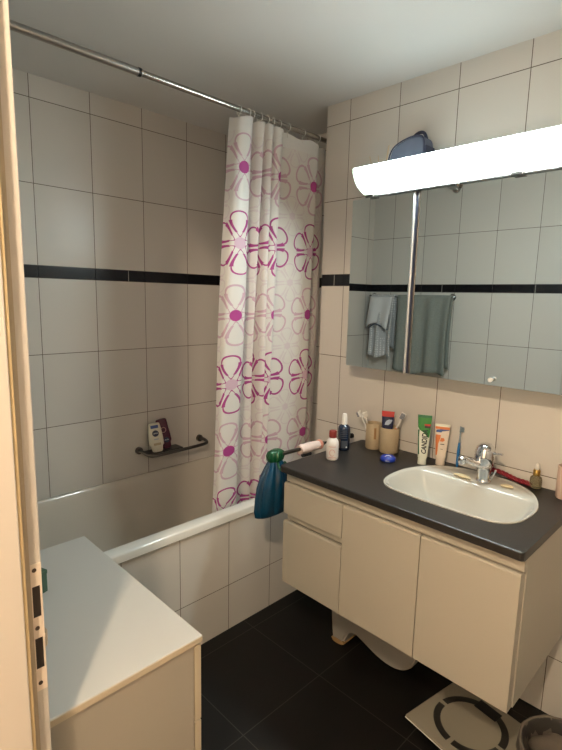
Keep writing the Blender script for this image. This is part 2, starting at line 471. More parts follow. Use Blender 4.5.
# ------------------------------------------------------------------ curtain rail, rings and curtain
RY, RZ = -.495, 2.206
t = thing('curtain_rail', 'long chrome shower curtain rail running over the bath', 'curtain rail', (-.7, RY, RZ), world=True)
b = BM(); tube(b, [(-.93, RY, RZ), (XN, RY, RZ)], .0105, 16); obj('rail_tube', b, M['rail'], t, smooth=True)
b = BM(); tube(b, [(XO, RY, RZ), (-.92, RY, RZ)], .0128, 16); obj('outer_tube', b, M['steel'], t, smooth=True)
b = BM(); tube(b, [(-.935, RY, RZ), (-.925, RY, RZ)], .014, 16); obj('joint_collar', b, M['black_p'], t, smooth=True)
for xx in (XO + .0, XN - .012):
    b = BM(); tube(b, [(xx, RY, RZ), (xx + .012, RY, RZ)], .026, 20); obj('end_flange', b, M['steel'], t, smooth=True)

# curtain: plan curve of the folds, top and bottom
ctrl = [ # (x, y) at the top ; (x, y) at the bottom
 ((-.520, -.462), (-.585, -.425)), ((-.505, -.510), (-.572, -.452)), ((-.470, -.524), (-.520, -.458)), ((-.438, -.510), (-.462, -.455)),
 ((-.432, -.470), (-.452, -.420)), ((-.425, -.440), (-.420, -.335)), ((-.412, -.450), (-.375, -.325)), ((-.402, -.505), (-.335, -.345)), ((-.382, -.520), (-.315, -.360)),
 ((-.375, -.470), (-.312, -.350)), ((-.366, -.462), (-.306, -.350)), ((-.358, -.515), (-.300, -.400)), ((-.336, -.522), (-.288, -.420)),
 ((-.330, -.468), (-.290, -.390)), ((-.320, -.462), (-.298, -.370)), ((-.312, -.515), (-.300, -.410)), ((-.278, -.524), (-.270, -.440)),
 ((-.270, -.480), (-.275, -.425)), ((-.245, -.478), (-.255, -.430)), ((-.18, -.492), (-.17, -.452)), ((-.11, -.496), (-.105, -.455)), ((-.055, -.497), (-.055, -.455)),
 ((-.020, -.495), (-.015, -.452)), ((-.008, -.470), (.002, -.42)), ((.02, -.455), (.03, -.405)), ((.06, -.46), (.07, -.41)), ((.09, -.44), (.10, -.40))]
top = catmull([c[0] for c in ctrl], 6, closed=False); bot = catmull([c[1] for c in ctrl], 6, closed=False)
NZ = 44; ZT, ZB = 2.178, .40
b = BM(); uvl = b.loops.layers.uv.new('UVMap')
us = [0]
for i in range(1, len(top)): us.append(us[-1] + math.hypot(top[i][0] - top[i - 1][0], top[i][1] - top[i - 1][1]))
grid = []
for j in range(NZ + 1):
    t_ = j / NZ; z = ZT + (ZB - ZT) * t_; row = []
    for i in range(len(top)):
        f = t_ ** .8
        x = top[i][0] * (1 - f) + bot[i][0] * f; y = top[i][1] * (1 - f) + bot[i][1] * f
        y += .006 * math.sin(9 * us[i] * 3 + z * 5) * t_; x += .006 * math.sin(us[i] * 21 + z * 3.1) * t_
        y = min(max(y, -.53), .1)
        if z < .60: y = max(y, -.449 + max(0, .54 - z) * .22)
        zz = z - (.006 * math.sin(us[i] * 42) if j == 0 else 0)
        row.append(b.verts.new((x, y, zz)))
    grid.append(row)
for j in range(NZ):
    for i in range(len(top) - 1):
        f = b.faces.new((grid[j][i], grid[j][i + 1], grid[j + 1][i + 1], grid[j + 1][i]))
        for l, (jj, ii) in zip(f.loops, ((j, i), (j, i + 1), (j + 1, i + 1), (j + 1, i))):
            l[uvl].uv = (us[ii], ZT + (ZB - ZT) * jj / NZ)
cu = obj('shower_curtain', b, M['curtain'], None, loc=(-.3, RY, .5), smooth='all', recalc=False)
props(cu, 'white shower curtain printed with magenta flowers hanging inside the bath', 'shower curtain')
rx = [-.50, -.452, -.43, -.388, -.35, -.32, -.28, -.225, -.13, -.03]
hook0 = None
for k, x in enumerate(rx):
    if hook0 is None:
        b = BM(); pts = [(0, .017 * math.sin(a), .017 * math.cos(a)) for a in [2 * PI * q / 20 for q in range(21)]]
        tube(b, pts, .0018, 6, cap=False); tube(b, [(0, 0, -.016), (0, .002, -.030), (0, .0, -.040)], .0018, 6)
        hook0 = obj('curtain_ring', b, M['seal'], None, smooth='all'); o = hook0
    else:
        o = hook0.copy(); COL.objects.link(o)
    o.location = (x, RY, RZ - .004)
    props(o, 'small pale ring holding the flowered curtain on the chrome rail', 'curtain ring', 'curtain rings on the shower rail')

# ------------------------------------------------------------------ corner shelf bar with two bottles on the bath wall
t = thing('bath_shelf', 'dark metal bath shelf with rail fixed to the wall above the tub', 'shelf', (-.43, TY, .675), world=True)
b = BM(); tube(b, [(-.62, TY, .685), (-.62, TY - .012, .685)], .019, 20); obj('wall_flange', b, M['gunmetal'], t, smooth=True)
b = BM(); tube(b, [(-.245, TY, .682), (-.245, TY - .012, .682)], .019, 20); obj('wall_flange', b, M['gunmetal'], t, smooth=True)
b = BM(); tube(b, catmull([(-.62, TY - .01, .685), (-.615, .11, .683), (-.60, .075, .67), (-.56, .062, .665), (-.40, .060, .666), (-.27, .062, .668), (-.238, .075, .673), (-.235, .11, .68), (-.245, TY - .01, .682)], 5, False), .0085, 12)
obj('front_rail', b, M['gunmetal'], t, smooth=True)
obj('shelf_plate', bx((-.60, .066, .672), (-.40, .136, .678), .002), M['gunmetal'], t)

def flat_bottle(bm, w0, w1, d, h, tops=.86):
    """oval shampoo bottle standing on its cap"""
    prof = [(.55, 0), (.72, .004), (.80, .03), (1.0, .25 * h), (1.0, .45 * h), (.93, .7 * h), (tops, .93 * h), (tops - .08, .985 * h), (tops - .3, h)]
    prev = None
    for s, z in prof:
        n = 28; cur = []
        for k in range(n):
            a = 2 * PI * k / n; ca, sa = math.cos(a), math.sin(a)
            cur.append(bm.verts.new((w0 * .5 * s * math.copysign(abs(ca) ** .8, ca), d * .5 * (s if s < .8 else 1) * math.copysign(abs(sa) ** .8, sa), z)))
        if prev: bridge(bm, prev, cur)
        else: bm.faces.new(cur[::-1])
        prev = cur
    bm.faces.new(prev)
def disc(c, r, th=.0006, n=24, axis=1):
    b = BM(); d = Vector((0, 1, 0)); tube(b, [Vector(c), Vector(c) - d * th], r, n); return b
t = thing('shampoo_bottle', 'cream white shampoo bottle with blue round mark on the bath shelf', 'bottle', (-.545, .078, .679), (math.radians(-6), math.radians(-7), math.radians(-22)))
b = BM(); flat_bottle(b, .074, .07, .032, .150, .80); obj('bottle_body', b, M['cream_b'], t, smooth=True)
obj('blue_label', bx((-.020, -.0172, .125), (.018, -.0158, .141), .0004), M['blueprint'], t)
obj('brand_disc', disc((0, -.0155, .098), .0165, .0012), M['navy_p'], t)
text('brand_text', 'NIVEA', .009, M['white_p'], t, (0, -.0170, .098), (PI / 2, 0, 0))
obj('label_lines', bx((-.012, -.0169, .066), (.012, -.0157, .070)), M['silverblue'], t)
obj('label_lines', bx((-.016, -.0169, .036), (.020, -.0157, .048)), M['beige_cup'], t)
t = thing('shower_gel_bottle', 'dark purple shower gel bottle leaning behind the cream bottle', 'bottle', (-.475, .103, .679), (math.radians(-8), math.radians(-11), math.radians(-22)))
b = BM(); flat_bottle(b, .064, .06, .030, .158, .9); obj('bottle_body', b, M['purple'], t, smooth=True)
b = BM(); pts = [(.013 * math.cos(a), -.0160, .10 + .013 * math.sin(a)) for a in [2 * PI * q / 20 for q in range(21)]]; tube(b, pts, .0014, 6, cap=False)
obj('pale_ring_mark', b, M['label_pink'], t)
obj('brand_disc', disc((.006, -.0145, .045), .014, .0014), M['navy_p'], t)
text('brand_text', 'NIVEA', .008, M['white_p'], t, (.006, -.0162, .045), (PI / 2, 0, 0))

# ------------------------------------------------------------------ vanity: cabinet, worktop, basin, tap
V = thing('vanity_cabinet', 'wall hung cream vanity cabinet with one drawer and three doors', 'cabinet', (-.25, -1.25, .345), world=True)
cy0, cy1 = -.808, -1.700
obj('side_panel', bx((-.478, cy1, .345), (-.001, cy1 + .018, .810), .001), M['white_lac'], V)
obj('side_panel', bx((-.478, cy0 - .018, .345), (-.001, cy0, .810), .001), M['white_lac'], V)
obj('bottom_panel', bx((-.478, cy1 + .018, .345), (-.001, cy0 - .018, .363)), M['white_lac'], V)
obj('back_panel', bx((-.012, cy1 + .018, .363), (-.001, cy0 - .018, .70)), M['white_lac'], V)
obj('partition', bx((-.478, -1.106, .363), (-.012, -1.090, .70)), M['white_lac'], V)
obj('top_rail', bx((-.500, cy1 + .001, .768), (-.476, cy0 - .001, .810), .001), M['white_lac'], V)
def front(name, y0, y1, z0, z1):
    b = BM(); x = -.512
    # flat panel whose upper edge is bevelled into a finger grip
    pts = [(-.480, z0), (x + .002, z0), (x, z0 + .002), (x, z1 - .006), (x + .003, z1 - .001), (x + .014, z1), (-.480, z1 - .012)]
    prism(b, pts, 1, y0, y1); return obj(name, b, M['white_lac'], V)
front('drawer', -1.096, cy0, .637, .765)
front('door', -1.096, cy0, .345, .608)
front('door', -1.3985, -1.0995, .345, .765)
front('door', -1.696, -1.402, .345, .765)
obj('drawer_divider', bx((-.490, -1.096, .606), (-.478, cy0 - .001, .640)), M['white_lac'], V)
# worktop with an opening for the basin
def basin_ring(s, dx=0.):
    half = [(0, -.026), (.10, -.038), (.185, -.095), (.236, -.20), (.243, -.30), (.228, -.37), (.185, -.413), (.10, -.426), (0, -.428)]
    pts = [(x, -1.395 + dy) for dy, x in half] + [(x, -1.395 - dy) for dy, x in half[-2:0:-1]]
    cxm, cym = -.232, -1.395
    pts = catmull(pts, 5)
    return [(cxm + (x - cxm) * s + dx, cym + (y - cym) * s) for x, y in pts]
WZ0, WZ1 = .811, .838
b = BM()
outer = rrect(-.531, 0, -1.705, -.803, .012, 4)
hole = basin_ring(.985)
def cap_with_hole(bm, z, flip):
    ov = [bm.verts.new((x, y, z)) for x, y in outer]; hv = [bm.verts.new((x, y, z)) for x, y in hole]
    es = [bm.edges.new((ov[i], ov[(i + 1) % len(ov)])) for i in range(len(ov))] + [bm.edges.new((hv[i], hv[(i + 1) % len(hv)])) for i in range(len(hv))]
    bmesh.ops.triangle_fill(bm, use_beauty=True, use_dissolve=False, edges=es)
    return ov, hv
o1, h1 = cap_with_hole(b, WZ1, False); o0, h0 = cap_with_hole(b, WZ0, True)
# rounded outer edge
def inset(z, d): 
    return [b.verts.new((max(-.531 - .0, min(0, x)) if True else x, y, z)) for x, y in rrect(-.531 - d, 0, -1.705, -.803, .012, 4)]
r1 = inset(WZ1 - .0012, .0); r2 = inset(WZ1 - .004, .0); r3 = inset(WZ0 + .003, .0)
for v in r1: 
    if v.co.x < -.52: v.co.x -= .003
for v in r2 + r3:
    if v.co.x < -.52: v.co.x -= .0045
bridge(b, o1, r1); bridge(b, r1, r2); bridge(b, r2, r3); bridge(b, r3, o0); bridge(b, h1, h0)
wt = obj('worktop', b, M['counter'], None, loc=(-.26, -1.25, WZ0))
props(wt, 'dark charcoal laminate worktop on the cream vanity cabinet', 'worktop')
# basin
BS = thing('washbasin', 'oval white ceramic washbasin set into the charcoal worktop', 'basin', (-.232, -1.395, .70), world=True)
b = BM(); prev = None
for s, dx, z in ((.97, 0, .806), (1.0, 0, .8385), (1.003, 0, .8415), (.998, 0, .8435), (.985, 0, .8435), (.972, 0, .8405)):
    cur = [b.verts.new((x, y, z)) for x, y in basin_ring(s, dx)]
    if prev: bridge(b, prev, cur)
    prev = cur
# bowl shifted to the front so that a ledge for the tap remains at the back
def bowl(s, dxx, z, k):
    out = []
    for x, y in basin_ring(1.0):
        xx = x if x < -.15 else -.15 + (x + .15) * k
        out.append((-.255 + (xx + .255) * s + dxx, -1.395 + (y + 1.395) * s, z))
    return out
for s, dx, z, k in ((.955, 0, .839, 1.0), (.95, 0, .8375, .35), (.925, -.002, .830, .22), (.89, -.004, .81, .15), (.80, -.006, .775, .1), (.62, -.006, .735, .1), (.36, -.006, .712, .1), (.10, -.006, .705, .1)):
    cur = [b.verts.new(p) for p in bowl(s, dx, z, k)]
    bridge(b, prev, cur); prev = cur
b.faces.new(prev)
obj('bowl', b, M['ceramic'], BS, smooth='all')
b = BM(); lathe(b, [(.0, .0), (.022, .0), (.022, .003), (.014, .005), (0, .004)], (-.262, -1.395, .7055)); obj('drain', b, M['chrome'], BS, smooth=True)

# tap, local frame: spout along -x
T = thing('basin_tap', 'chrome single lever basin tap at the back of the white basin', 'tap', (-.100, -1.412, .8395), (0, 0, math.radians(-28)))
b = BM(); lathe(b, [(0, 0), (.026, 0), (.0265, .004), (.024, .008), (.0235, .012), (.0235, .045), (.022, .06)]); obj('tap_base', b, M['chrome'], T, smooth=True)
b = BM(); lathe(b, [(.022, .058), (.0245, .062), (.0265, .075), (.0275, .095), (.027, .115), (.0235, .132), (.015, .143), (.006, .147), (0, .1475)]); 
for v in b.verts: v.co.x = v.co.x * 1.28 + (v.co.z - .06) * .04 - .002; v.co.y = v.co.y * 1.28 + .003; v.co.z = .058 + (v.co.z - .058) * .93
obj('cartridge_head', b, M['chrome'], T, smooth=True)
b = BM(); sp_ = catmull([(0, 0, .056), (-.03, 0, .064), (-.06, 0, .076), (-.085, 0, .086), (-.095, 0, .088)], 5, False)
tube(b, sp_, [.0150 - .0040 * i / (len(sp_) - 1) for i in range(len(sp_))], 16); obj('spout', b, M['chrome'], T, smooth=True)
b = BM(); tube(b, [(-.096, 0, .097), (-.097, 0, .094), (-.099, 0, .078), (-.0995, 0, .073)], [.009, .0135, .0135, .011], 18); obj('aerator', b, M['chrome'], T, smooth=True)
b = BM(); tube(b, catmull([(.005, -.015, .112), (.012, -.035, .113), (.018, -.062, .117)], 4, False), [.0055] * 4 + [.0035] * 4 + [.0042], 10); obj('lever', b, M['chrome'], T, smooth=True)
b = BM(); tube(b, [(.014, -.022, .012), (.012, -.042, .050)], .0028, 8); tube(b, [(.012, -.042, .048), (.012, -.043, .054)], .0045, 8); obj('waste_lever', b, M['chrome'], T, smooth=True)

# ------------------------------------------------------------------ mirror cabinet
MC = thing('mirror_cabinet', 'mirror fronted wall cabinet with two doors above the vanity', 'mirror cabinet', (-.06, -1.25, 1.195), world=True)
MZ0, MZ1 = 1.197, 1.878
obj('body', bx((-.118, -1.70, MZ0), (0, -.797, MZ1), .001), M['mirror_edge'], MC)
d1 = obj('mirror_door', bx((-.1375, -1.0765, MZ0), (-.120, -.796, MZ1)), M['mirror'], MC)
d2 = obj('mirror_door', bx((-.1375, -1.701, MZ0), (-.120, -1.1065, MZ1)), M['mirror'], MC)
obj('door_edge_strip', bx((-.1385, -1.0865, MZ0), (-.121, -1.0770, MZ1), .003), M['satin'], d1)
obj('door_edge_strip', bx((-.1385, -1.1060, MZ0), (-.121, -1.0965, MZ1), .003), M['gunmetal'], d2)
obj('gap_reflection', bx((-.130, -1.0965, MZ0), (-.121, -1.0865, MZ1)), M['bluedark'], MC)  # navy fill stands for the dark reflection between the chrome door edges
b = BM(); tube(b, [(-.137, -1.425, 1.217), (-.146, -1.425, 1.217), (-.1465, -1.425, 1.217), (-.154, -1.425, 1.217)], [.004, .004, .0075, .008], 16); obj('knob', b, M['seal'], d2, smooth=True)

# ------------------------------------------------------------------ lamp above it
LP = thing('mirror_lamp', 'long lit fluorescent lamp with curved white diffuser above the mirror', 'lamp', (-.16, -1.25, 1.88), world=True)
ly0, ly1 = -.866, -1.63
prof = [(-.234, 1.974), (-.237, 1.968), (-.232, 1.950), (-.218, 1.928), (-.197, 1.908), (-.170, 1.895), (-.140, 1.888), (-.128, 1.888)]
fp = catmull(prof, 4, False)
def fascia(ya_, yb_):
    b = BM(); A = [b.verts.new((x, ya_, z)) for x, z in fp]; B = [b.verts.new((x, yb_, z)) for x, z in fp]
    for i in range(len(A) - 1): b.faces.new((A[i], A[i + 1], B[i + 1], B[i]))
    return b
EZ = .065
mm = mat('lit_opal_diffuser', (.85, .88, .85), .4)
pb = mm.node_tree.nodes['Principled BSDF']; pb.inputs['Emission Color'].default_value = (.86, 1., .99, 1); pb.inputs['Emission Strength'].default_value = 54
m3, nt, pb = new_mat('opal_plastic'); nt.nodes.remove(pb)
tr = nt.nodes.new('ShaderNodeBsdfTranslucent'); tr.inputs['Color'].default_value = (.80, .95, .82, 1)
nt.links.new(tr.outputs[0], nt.nodes['Material Output'].inputs['Surface'])
obj('diffuser', fascia(ly0 - EZ, ly1 + EZ), mm, LP, smooth='all')
for ya_, yb_ in ((ly0, ly0 - EZ), (ly1 + EZ, ly1)):
    obj('diffuser_end', fascia(ya_, yb_), m3, LP, smooth='all')
mt2 = mat('fill_glow_cover', (.85, .88, .85), .4)
pb = mt2.node_tree.nodes['Principled BSDF']; pb.inputs['Emission Color'].default_value = (.82, 1., 1., 1); pb.inputs['Emission Strength'].default_value = 3.3  # glow added to the cover to brighten the wall and ceiling above
# end caps
for y in (ly0, ly1):
    b = BM(); pts = [(x, z) for x, z in fp] + [(-.128, 1.974)]
    s = .004 if y == ly0 else -.004
    prism(b, pts, 1, y, y + s); obj('end_cap', b, M['lamp_alu'], LP)
obj('top_cover', bx((-.2335, ly1, 1.9735), (-.120, ly0, 1.9765)), mt2, LP)
obj('back_housing', bx((-.1275, ly1, 1.8795), (-.120, ly0, 1.974)), M['seal'], LP)
b = BM(); tube(b, [(-.180, ly0 - .06, 1.940), (-.180, ly1 + .06, 1.940)], .011, 14); obj('fluorescent_tube', b, M['tube_on'], LP, smooth=True)
for y in (ly0 - .052, ly1 + .052):
    obj('tube_socket', bx((-.190, y - .008, 1.926), (-.128, y + .008, 1.956), .003), M['seal'], LP)
obj('bottom_strip', bx((-.152, ly1, 1.8795), (-.128, ly0 - .01, 1.8875), .002), M['lamp_alu'], LP)
for y in (-.885, -1.445):
    obj('clip', bx((-.160, y - .025, 1.877), (-.150, y + .012, 1.8885), .002), M['gunmetal'], LP)
b = BM(); lathe(b, [(0, -.012), (.004, -.010), (.008, 0), (0, 0)], (-.148, -1.253, 1.8795)); obj('sensor', b, M['gunmetal'], LP, smooth=True)

# bag on top of the cabinet
bo = catmull([(-.935, 1.88), (-.932, 1.98), (-.936, 2.030), (-.952, 2.060), (-.985, 2.078), (-1.03, 2.088), (-1.062, 2.086), (-1.078, 2.078), (-1.086, 2.050), (-1.088, 1.96), (-1.086, 1.88)], 4, False)
W = thing('toiletry_bag', 'slate blue toiletry bag with a carry loop standing on the mirror cabinet', 'bag', (-.06, -1.02, 1.88), world=True)
b = BM(); prism(b, bo, 0, -.100, -.030); bmesh.ops.bevel(b, geom=[e for e in b.edges if abs(e.verts[0].co.x - e.verts[1].co.x) < 1e-5], offset=.006, segments=2, affect='EDGES'); obj('bag_body', b, M['bluegrey'], W, smooth=True)
b = BM(); tube(b, [(-.101, y, z) for y, z in bo], .0028, 8); obj('piping', b, M['bluedark'], W, smooth=True)
b = BM(); tube(b, catmull([(-.065, -1.01, 2.080), (-.065, -1.022, 2.100), (-.065, -1.042, 2.108), (-.065, -1.062, 2.102), (-.065, -1.074, 2.078)], 5, False), .006, 10); obj('carry_loop', b, M['bluedark'], W, smooth=True)
obj('end_panel', bx((-.098, -1.0925, 1.885), (-.034, -1.0875, 2.050), .002), M['bluedark'], W)
RD = thing('reed_diffuser', 'thin pale reeds standing in a jar behind the lamp', 'reed diffuser', (-.06, -.875, 1.8785), world=True)
b = BM(); lathe(b, [(0, 0), (.022, 0), (.022, .05), (.010, .062), (.010, .072), (.007, .072), (.007, .06)], (-.06, -.875, 1.8785)); obj('jar', b, M['seal'], RD, smooth=True)
for dx, dy in ((-.01, .055), (-.012, -.035), (-.02, -.045), (0, .02)):
    b = BM(); tube(b, [(-.06, -.875, 1.885), (-.06 + dx, -.875 + dy, 2.085 if dy < 0 else 2.06)], .0011, 6); obj('reed', b, M['reed'], RD)

# ------------------------------------------------------------------ towels on the opposite wall, seen in the mirror
t = thing('towel_bar', 'chrome towel bar on the tiled wall seen in the mirror', 'towel bar', (XO, -.25, 1.5), world=True)
b = BM(); tube(b, [(-1.575, .11, 1.505), (-1.575, -.54, 1.505)], .008, 12); obj('bar', b, M['chrome'], t, smooth=True)
for y in (.105, -.525):
    b = BM(); tube(b, [(XO, y, 1.505), (-1.575, y, 1.505)], .010, 12); tube(b, [(XO, y, 1.505), (XO + .008, y, 1.505)], .024, 18); obj('bracket', b, M['chrome'], t, smooth=True)
def towel(name, y0, y1, zb_f, zb_b, m, label, waves, amp, skew=0., th=.008, zt=1.515):
    b = BM(); NY, cols = 40, []
    for i in range(NY + 1):
        s = i / NY; col = []
        prof = []
        for k in range(17): prof.append((.018, zb_b + (zt - .02 - zb_b) * k / 16))
        for k in range(1, 8):
            a = PI * k / 8; prof.append((-.0 + .018 * math.cos(a), zt - .02 + .018 * math.sin(a)))
        for k in range(25): prof.append((-.018, zt - .02 + (zb_f - zt + .02) * k / 24))
        for (dx, z) in prof:
            drop = max(0., (zt - z) / (zt - zb_f))
            w = amp * math.sin(s * waves * 2 * PI + 1.3) * min(1, .25 + drop * 1.4)
            out = 1 if dx < 0 else -1
            yy = (y0 + (y1 - y0) * s); mid = (y0 + y1) / 2
            yy = mid + (yy - mid) * (1 - .10 * drop * (1 - drop) * 2) + skew * drop
            x = -1.575 - dx + (w if dx < 0 else w * .3) + (.012 if dx < 0 else 0) * drop
            if dx > 0: x = max(x, XO + .004)
            zz = z + (0.012 * math.sin(s * 7) * drop)
            col.append(b.verts.new((x, yy, zz)))
        cols.append(col)
    for i in range(NY):
        for k in range(len(cols[0]) - 1): b.faces.new((cols[i][k], cols[i][k + 1], cols[i + 1][k + 1], cols[i + 1][k]))
    o = obj(name, b, m, None, loc=(-1.575, (y0 + y1) / 2, zb_f), smooth='all')
    sm = o.modifiers.new('thick', 'SOLIDIFY'); sm.thickness = th; sm.offset = 0
    props(o, label, 'towel'); return o
tg = towel('bath_towel', -.548, -.14, .975, 1.02, M['towel_green'], 'grey green terry towel folded over the bar seen in the mirror', 3.3, .015, skew=.0)
b = BM()
for k in range(41):
    pass
b.free()
tw = towel('cotton_towel', -.118, .085, 1.06, 1.12, M['towel_white'], 'white dotted towel bunched beside the grey green towel in the mirror', 1.8, .022, skew=.0, zt=1.5155)
# folded-over plain flap on the dotted towel
b = BM(); g = []
for j in range(15):
    r_ = []
    for i in range(17):
        s, q = i / 16, j / 14
        y = -.112 + .19 * s + .025 * q; z = 1.50 - .24 * q + .05 * math.sin(s * 3.0) * q
        x = -1.575 + .034 + .012 * math.sin(s * 9 + 1) * (.3 + q) + .012 * q
        r_.append(b.verts.new((x, y, z)))
    g.append(r_)
for j in range(14):
    for i in range(16): b.faces.new((g[j][i], g[j][i + 1], g[j + 1][i + 1], g[j + 1][i]))
fl = obj('folded_flap', b, M['towel_plain'], tw, smooth='all'); sm = fl.modifiers.new('thick', 'SOLIDIFY'); sm.thickness = .006
b = BM(); ee = [v for v in catmull([(-1.527, -.09, 1.262), (-1.521, -.04, 1.285), (-1.520, .02, 1.30), (-1.524, .073, 1.268)], 5, False)]
tube(b, ee, .0045, 8); obj('flap_edge', b, M['bluegrey'], tw, smooth=True)

# ------------------------------------------------------------------ rail with the teal bag at the left of the vanity
RLY, RLZ = -.745, .852
t = thing('towel_rail', 'thin grey rail sticking out from the wall beside the worktop', 'rail', (0, RLY, RLZ), world=True)
b = BM(); tube(b, [(-.008, RLY, RLZ - .008), (-.215, RLY, RLZ - .004)], .0055, 10); obj('black_end', b, M['black_p'], t, smooth=True)
b = BM(); tube(b, [(-.205, RLY, RLZ - .004), (-.50, RLY, RLZ + .003)], .0085, 14); obj('rod', b, M['gunmetal'], t, smooth=True)
b = BM(); tube(b, [(0, RLY, RLZ - .008), (-.010, RLY, RLZ - .008)], .012, 18); obj('wall_mount', b, M['black_p'], t, smooth=True)
SL = thing('cloth_sleeve', 'pale pink and white cloth sleeve rolled around the grey rail', 'sleeve', (-.285, RLY, RLZ - .03), world=True)
b = BM(); pts = [(-.362 + .0185 * k, RLY, RLZ - .004 + .001 * math.sin(k * 2)) for k in range(8)]
tube(b, pts, [.019, .0215, .021, .022, .021, .0205, .019, .017], 18); obj('sleeve_roll', b, M['pinkwhite'], SL, smooth=True)
b = BM(); tube(b, [(-.244, RLY, RLZ - .004), (-.240, RLY, RLZ - .004), (-.232, RLY, RLZ - .004), (-.226, RLY, RLZ - .004)], [.0205, .0215, .0215, .018], 18); obj('salmon_band', b, M['pink'], SL, smooth=True)
b = BM(); tube(b, [(-.350, RLY - .006, RLZ - .027), (-.305, RLY - .012, RLZ - .027)], [.010, .008], 10); obj('black_clip', b, M['black_p'], SL, smooth=True)

TB = thing('drawstring_bag', 'teal blue satin drawstring bag with green top hanging from the rail end', 'bag', (-.50, RLY + .01, .60), world=True)
def pleated(prof, m, name, par, nfold=7, amp=.12, ph=0.):
    b = BM(); prev = None; n = 84
    for i, (rx_, ry_, z, dx, fa) in enumerate(prof):
        cur = []
        for k in range(n):
            a = 2 * PI * k / n; r = 1 + amp * fa * (math.sin(a * nfold + ph + z * 14) * .6 + .4 * math.sin(a * (nfold * 2 - 1) + z * 9))
            cur.append(b.verts.new((-.50 + dx + rx_ * r * math.cos(a), RLY + .012 + ry_ * r * math.sin(a), z)))
        if prev: bridge(b, prev, cur)
        else: b.faces.new(cur[::-1])
        prev = cur
    b.faces.new(prev); return obj(name, b, m, par, smooth='all')
pleated([(.045, .014, .612, -.004, .1), (.074, .024, .606, -.004, .3), (.083, .030, .613, -.004, .6), (.085, .036, .64, -.004, .8), (.082, .040, .68, -.002, .9), (.076, .041, .73, .0, 1), (.064, .038, .77, .004, 1.2), (.045, .030, .80, .006, 1.4), (.033, .022, .822, .006, 1.3), (.028, .019, .832, .006, 1.)], M['teal'], 'pouch', TB, 6, .17)
pleated([(.024, .018, .822, .006, 1.), (.034, .024, .832, .006, 1.3), (.040, .026, .850, .008, 1.2), (.036, .022, .866, .010, 1.), (.022, .014, .874, .012, .6)], M['green_satin'], 'gathered_top', TB, 6, .16)
b = BM(); tube(b, catmull([(-.470, RLY - .018, .825), (-.452, RLY - .026, .80), (-.440, RLY - .026, .77), (-.425, RLY - .020, .735)], 5, False), [.006] * 16, 8)
tube(b, catmull([(-.505, RLY - .018, .828), (-.512, RLY - .034, .812), (-.490, RLY - .038, .802), (-.470, RLY - .030, .822)], 5, False), .005, 8); obj('drawstring', b, M['green_satin'], TB, smooth=True)

# ------------------------------------------------------------------ things on the worktop
Z = WZ1
def face_rot(x, y): # turn local -y towards the doorway
    d = Vector((-1.83 - x, -2.09 - y)); return math.atan2(d.x, -d.y)
t = thing('lotion_bottle', 'small white bottle with dark red cap at the left front of the worktop', 'bottle', (-.322, -.888, Z), (0, 0, face_rot(-.315, -.895)))
b = BM(); lathe(b, [(0, .001), (.022, 0), (.0245, .004), (.025, .012), (.025, .062), (.0235, .074), (.018, .084), (.0135, .088), (.0125, .094), (0, .094)]); obj('bottle_body', b, M['bottle_white'], t, smooth=True)
b = BM(); lathe(b, [(0, .090), (.0145, .090), (.0150, .093), (.0150, .116), (.0135, .1185), (0, .1185)]); obj('cap', b, M['maroon'], t, smooth=True)
b = BM(); pts = [(.027 * math.sin(a), -.0275 * math.cos(a), .030 + .0) for a in [0]];
c = [(math.sin(q / 12 * 1.2 - .6) * 0, 0, 0) for q in range(2)]
def wrap_band(r, z0, z1, a0, a1, n=14):
    b = BM(); lo, hi = [], []
    for k in range(n + 1):
        a = math.radians(a0 + (a1 - a0) * k / n)
        lo.append(b.verts.new((r * math.sin(a), -r * math.cos(a), z0))); hi.append(b.verts.new((r * math.sin(a), -r * math.cos(a), z1)))
    for k in range(n): b.faces.new((lo[k], lo[k + 1], hi[k + 1], hi[k]))
    return b
b.free()
b = BM(); 
pts = [(.0257 * math.sin(.42 * math.cos(a)), -.0257 * math.cos(.42 * math.cos(a)), .032 + .013 * math.sin(a)) for a in [2 * PI * q / 20 for q in range(18)]]
tube(b, pts, .0012, 6); obj('round_emblem', b, M['label_pink'], t)
obj('label_line', wrap_band(.0256, .055, .0575, -35, 35), M['label_pink'], t)
obj('label_line', wrap_band(.0256, .011, .0135, -35, 35), M['label_pink'], t)

t = thing('spray_bottle', 'dark navy spray bottle with white nozzle cap beside the wall', 'bottle', (-.190, -.842, Z), (0, 0, face_rot(-.190, -.842)))
b = BM(); lathe(b, [(0, .001), (.021, 0), (.0255, .004), (.026, .012), (.026, .090), (.0245, .102), (.017, .110), (.011, .114), (.011, .118), (0, .118)]); obj('bottle_body', b, M['navy'], t, smooth=True)
b = BM(); lathe(b, [(0, .110), (.0125, .112), (.0120, .130), (.0105, .150), (.0085, .1585), (0, .1585)]); obj('nozzle_cap', b, M['seal'], t, smooth=True)
for k in range(5): obj('label_line', wrap_band(.0265, .088 - k * .008, .0905 - k * .008, -32, 34), M['label_dark'], t)
obj('label_patch', wrap_band(.0265, .012, .050, -60, -32), M['label_tan'], t)
obj('label_patch', wrap_band(.0265, .014, .046, -20, 40), M['label_dark'], t)
obj('label_dot', wrap_band(.0267, .015, .021, 22, 34), M['white_p'], t)

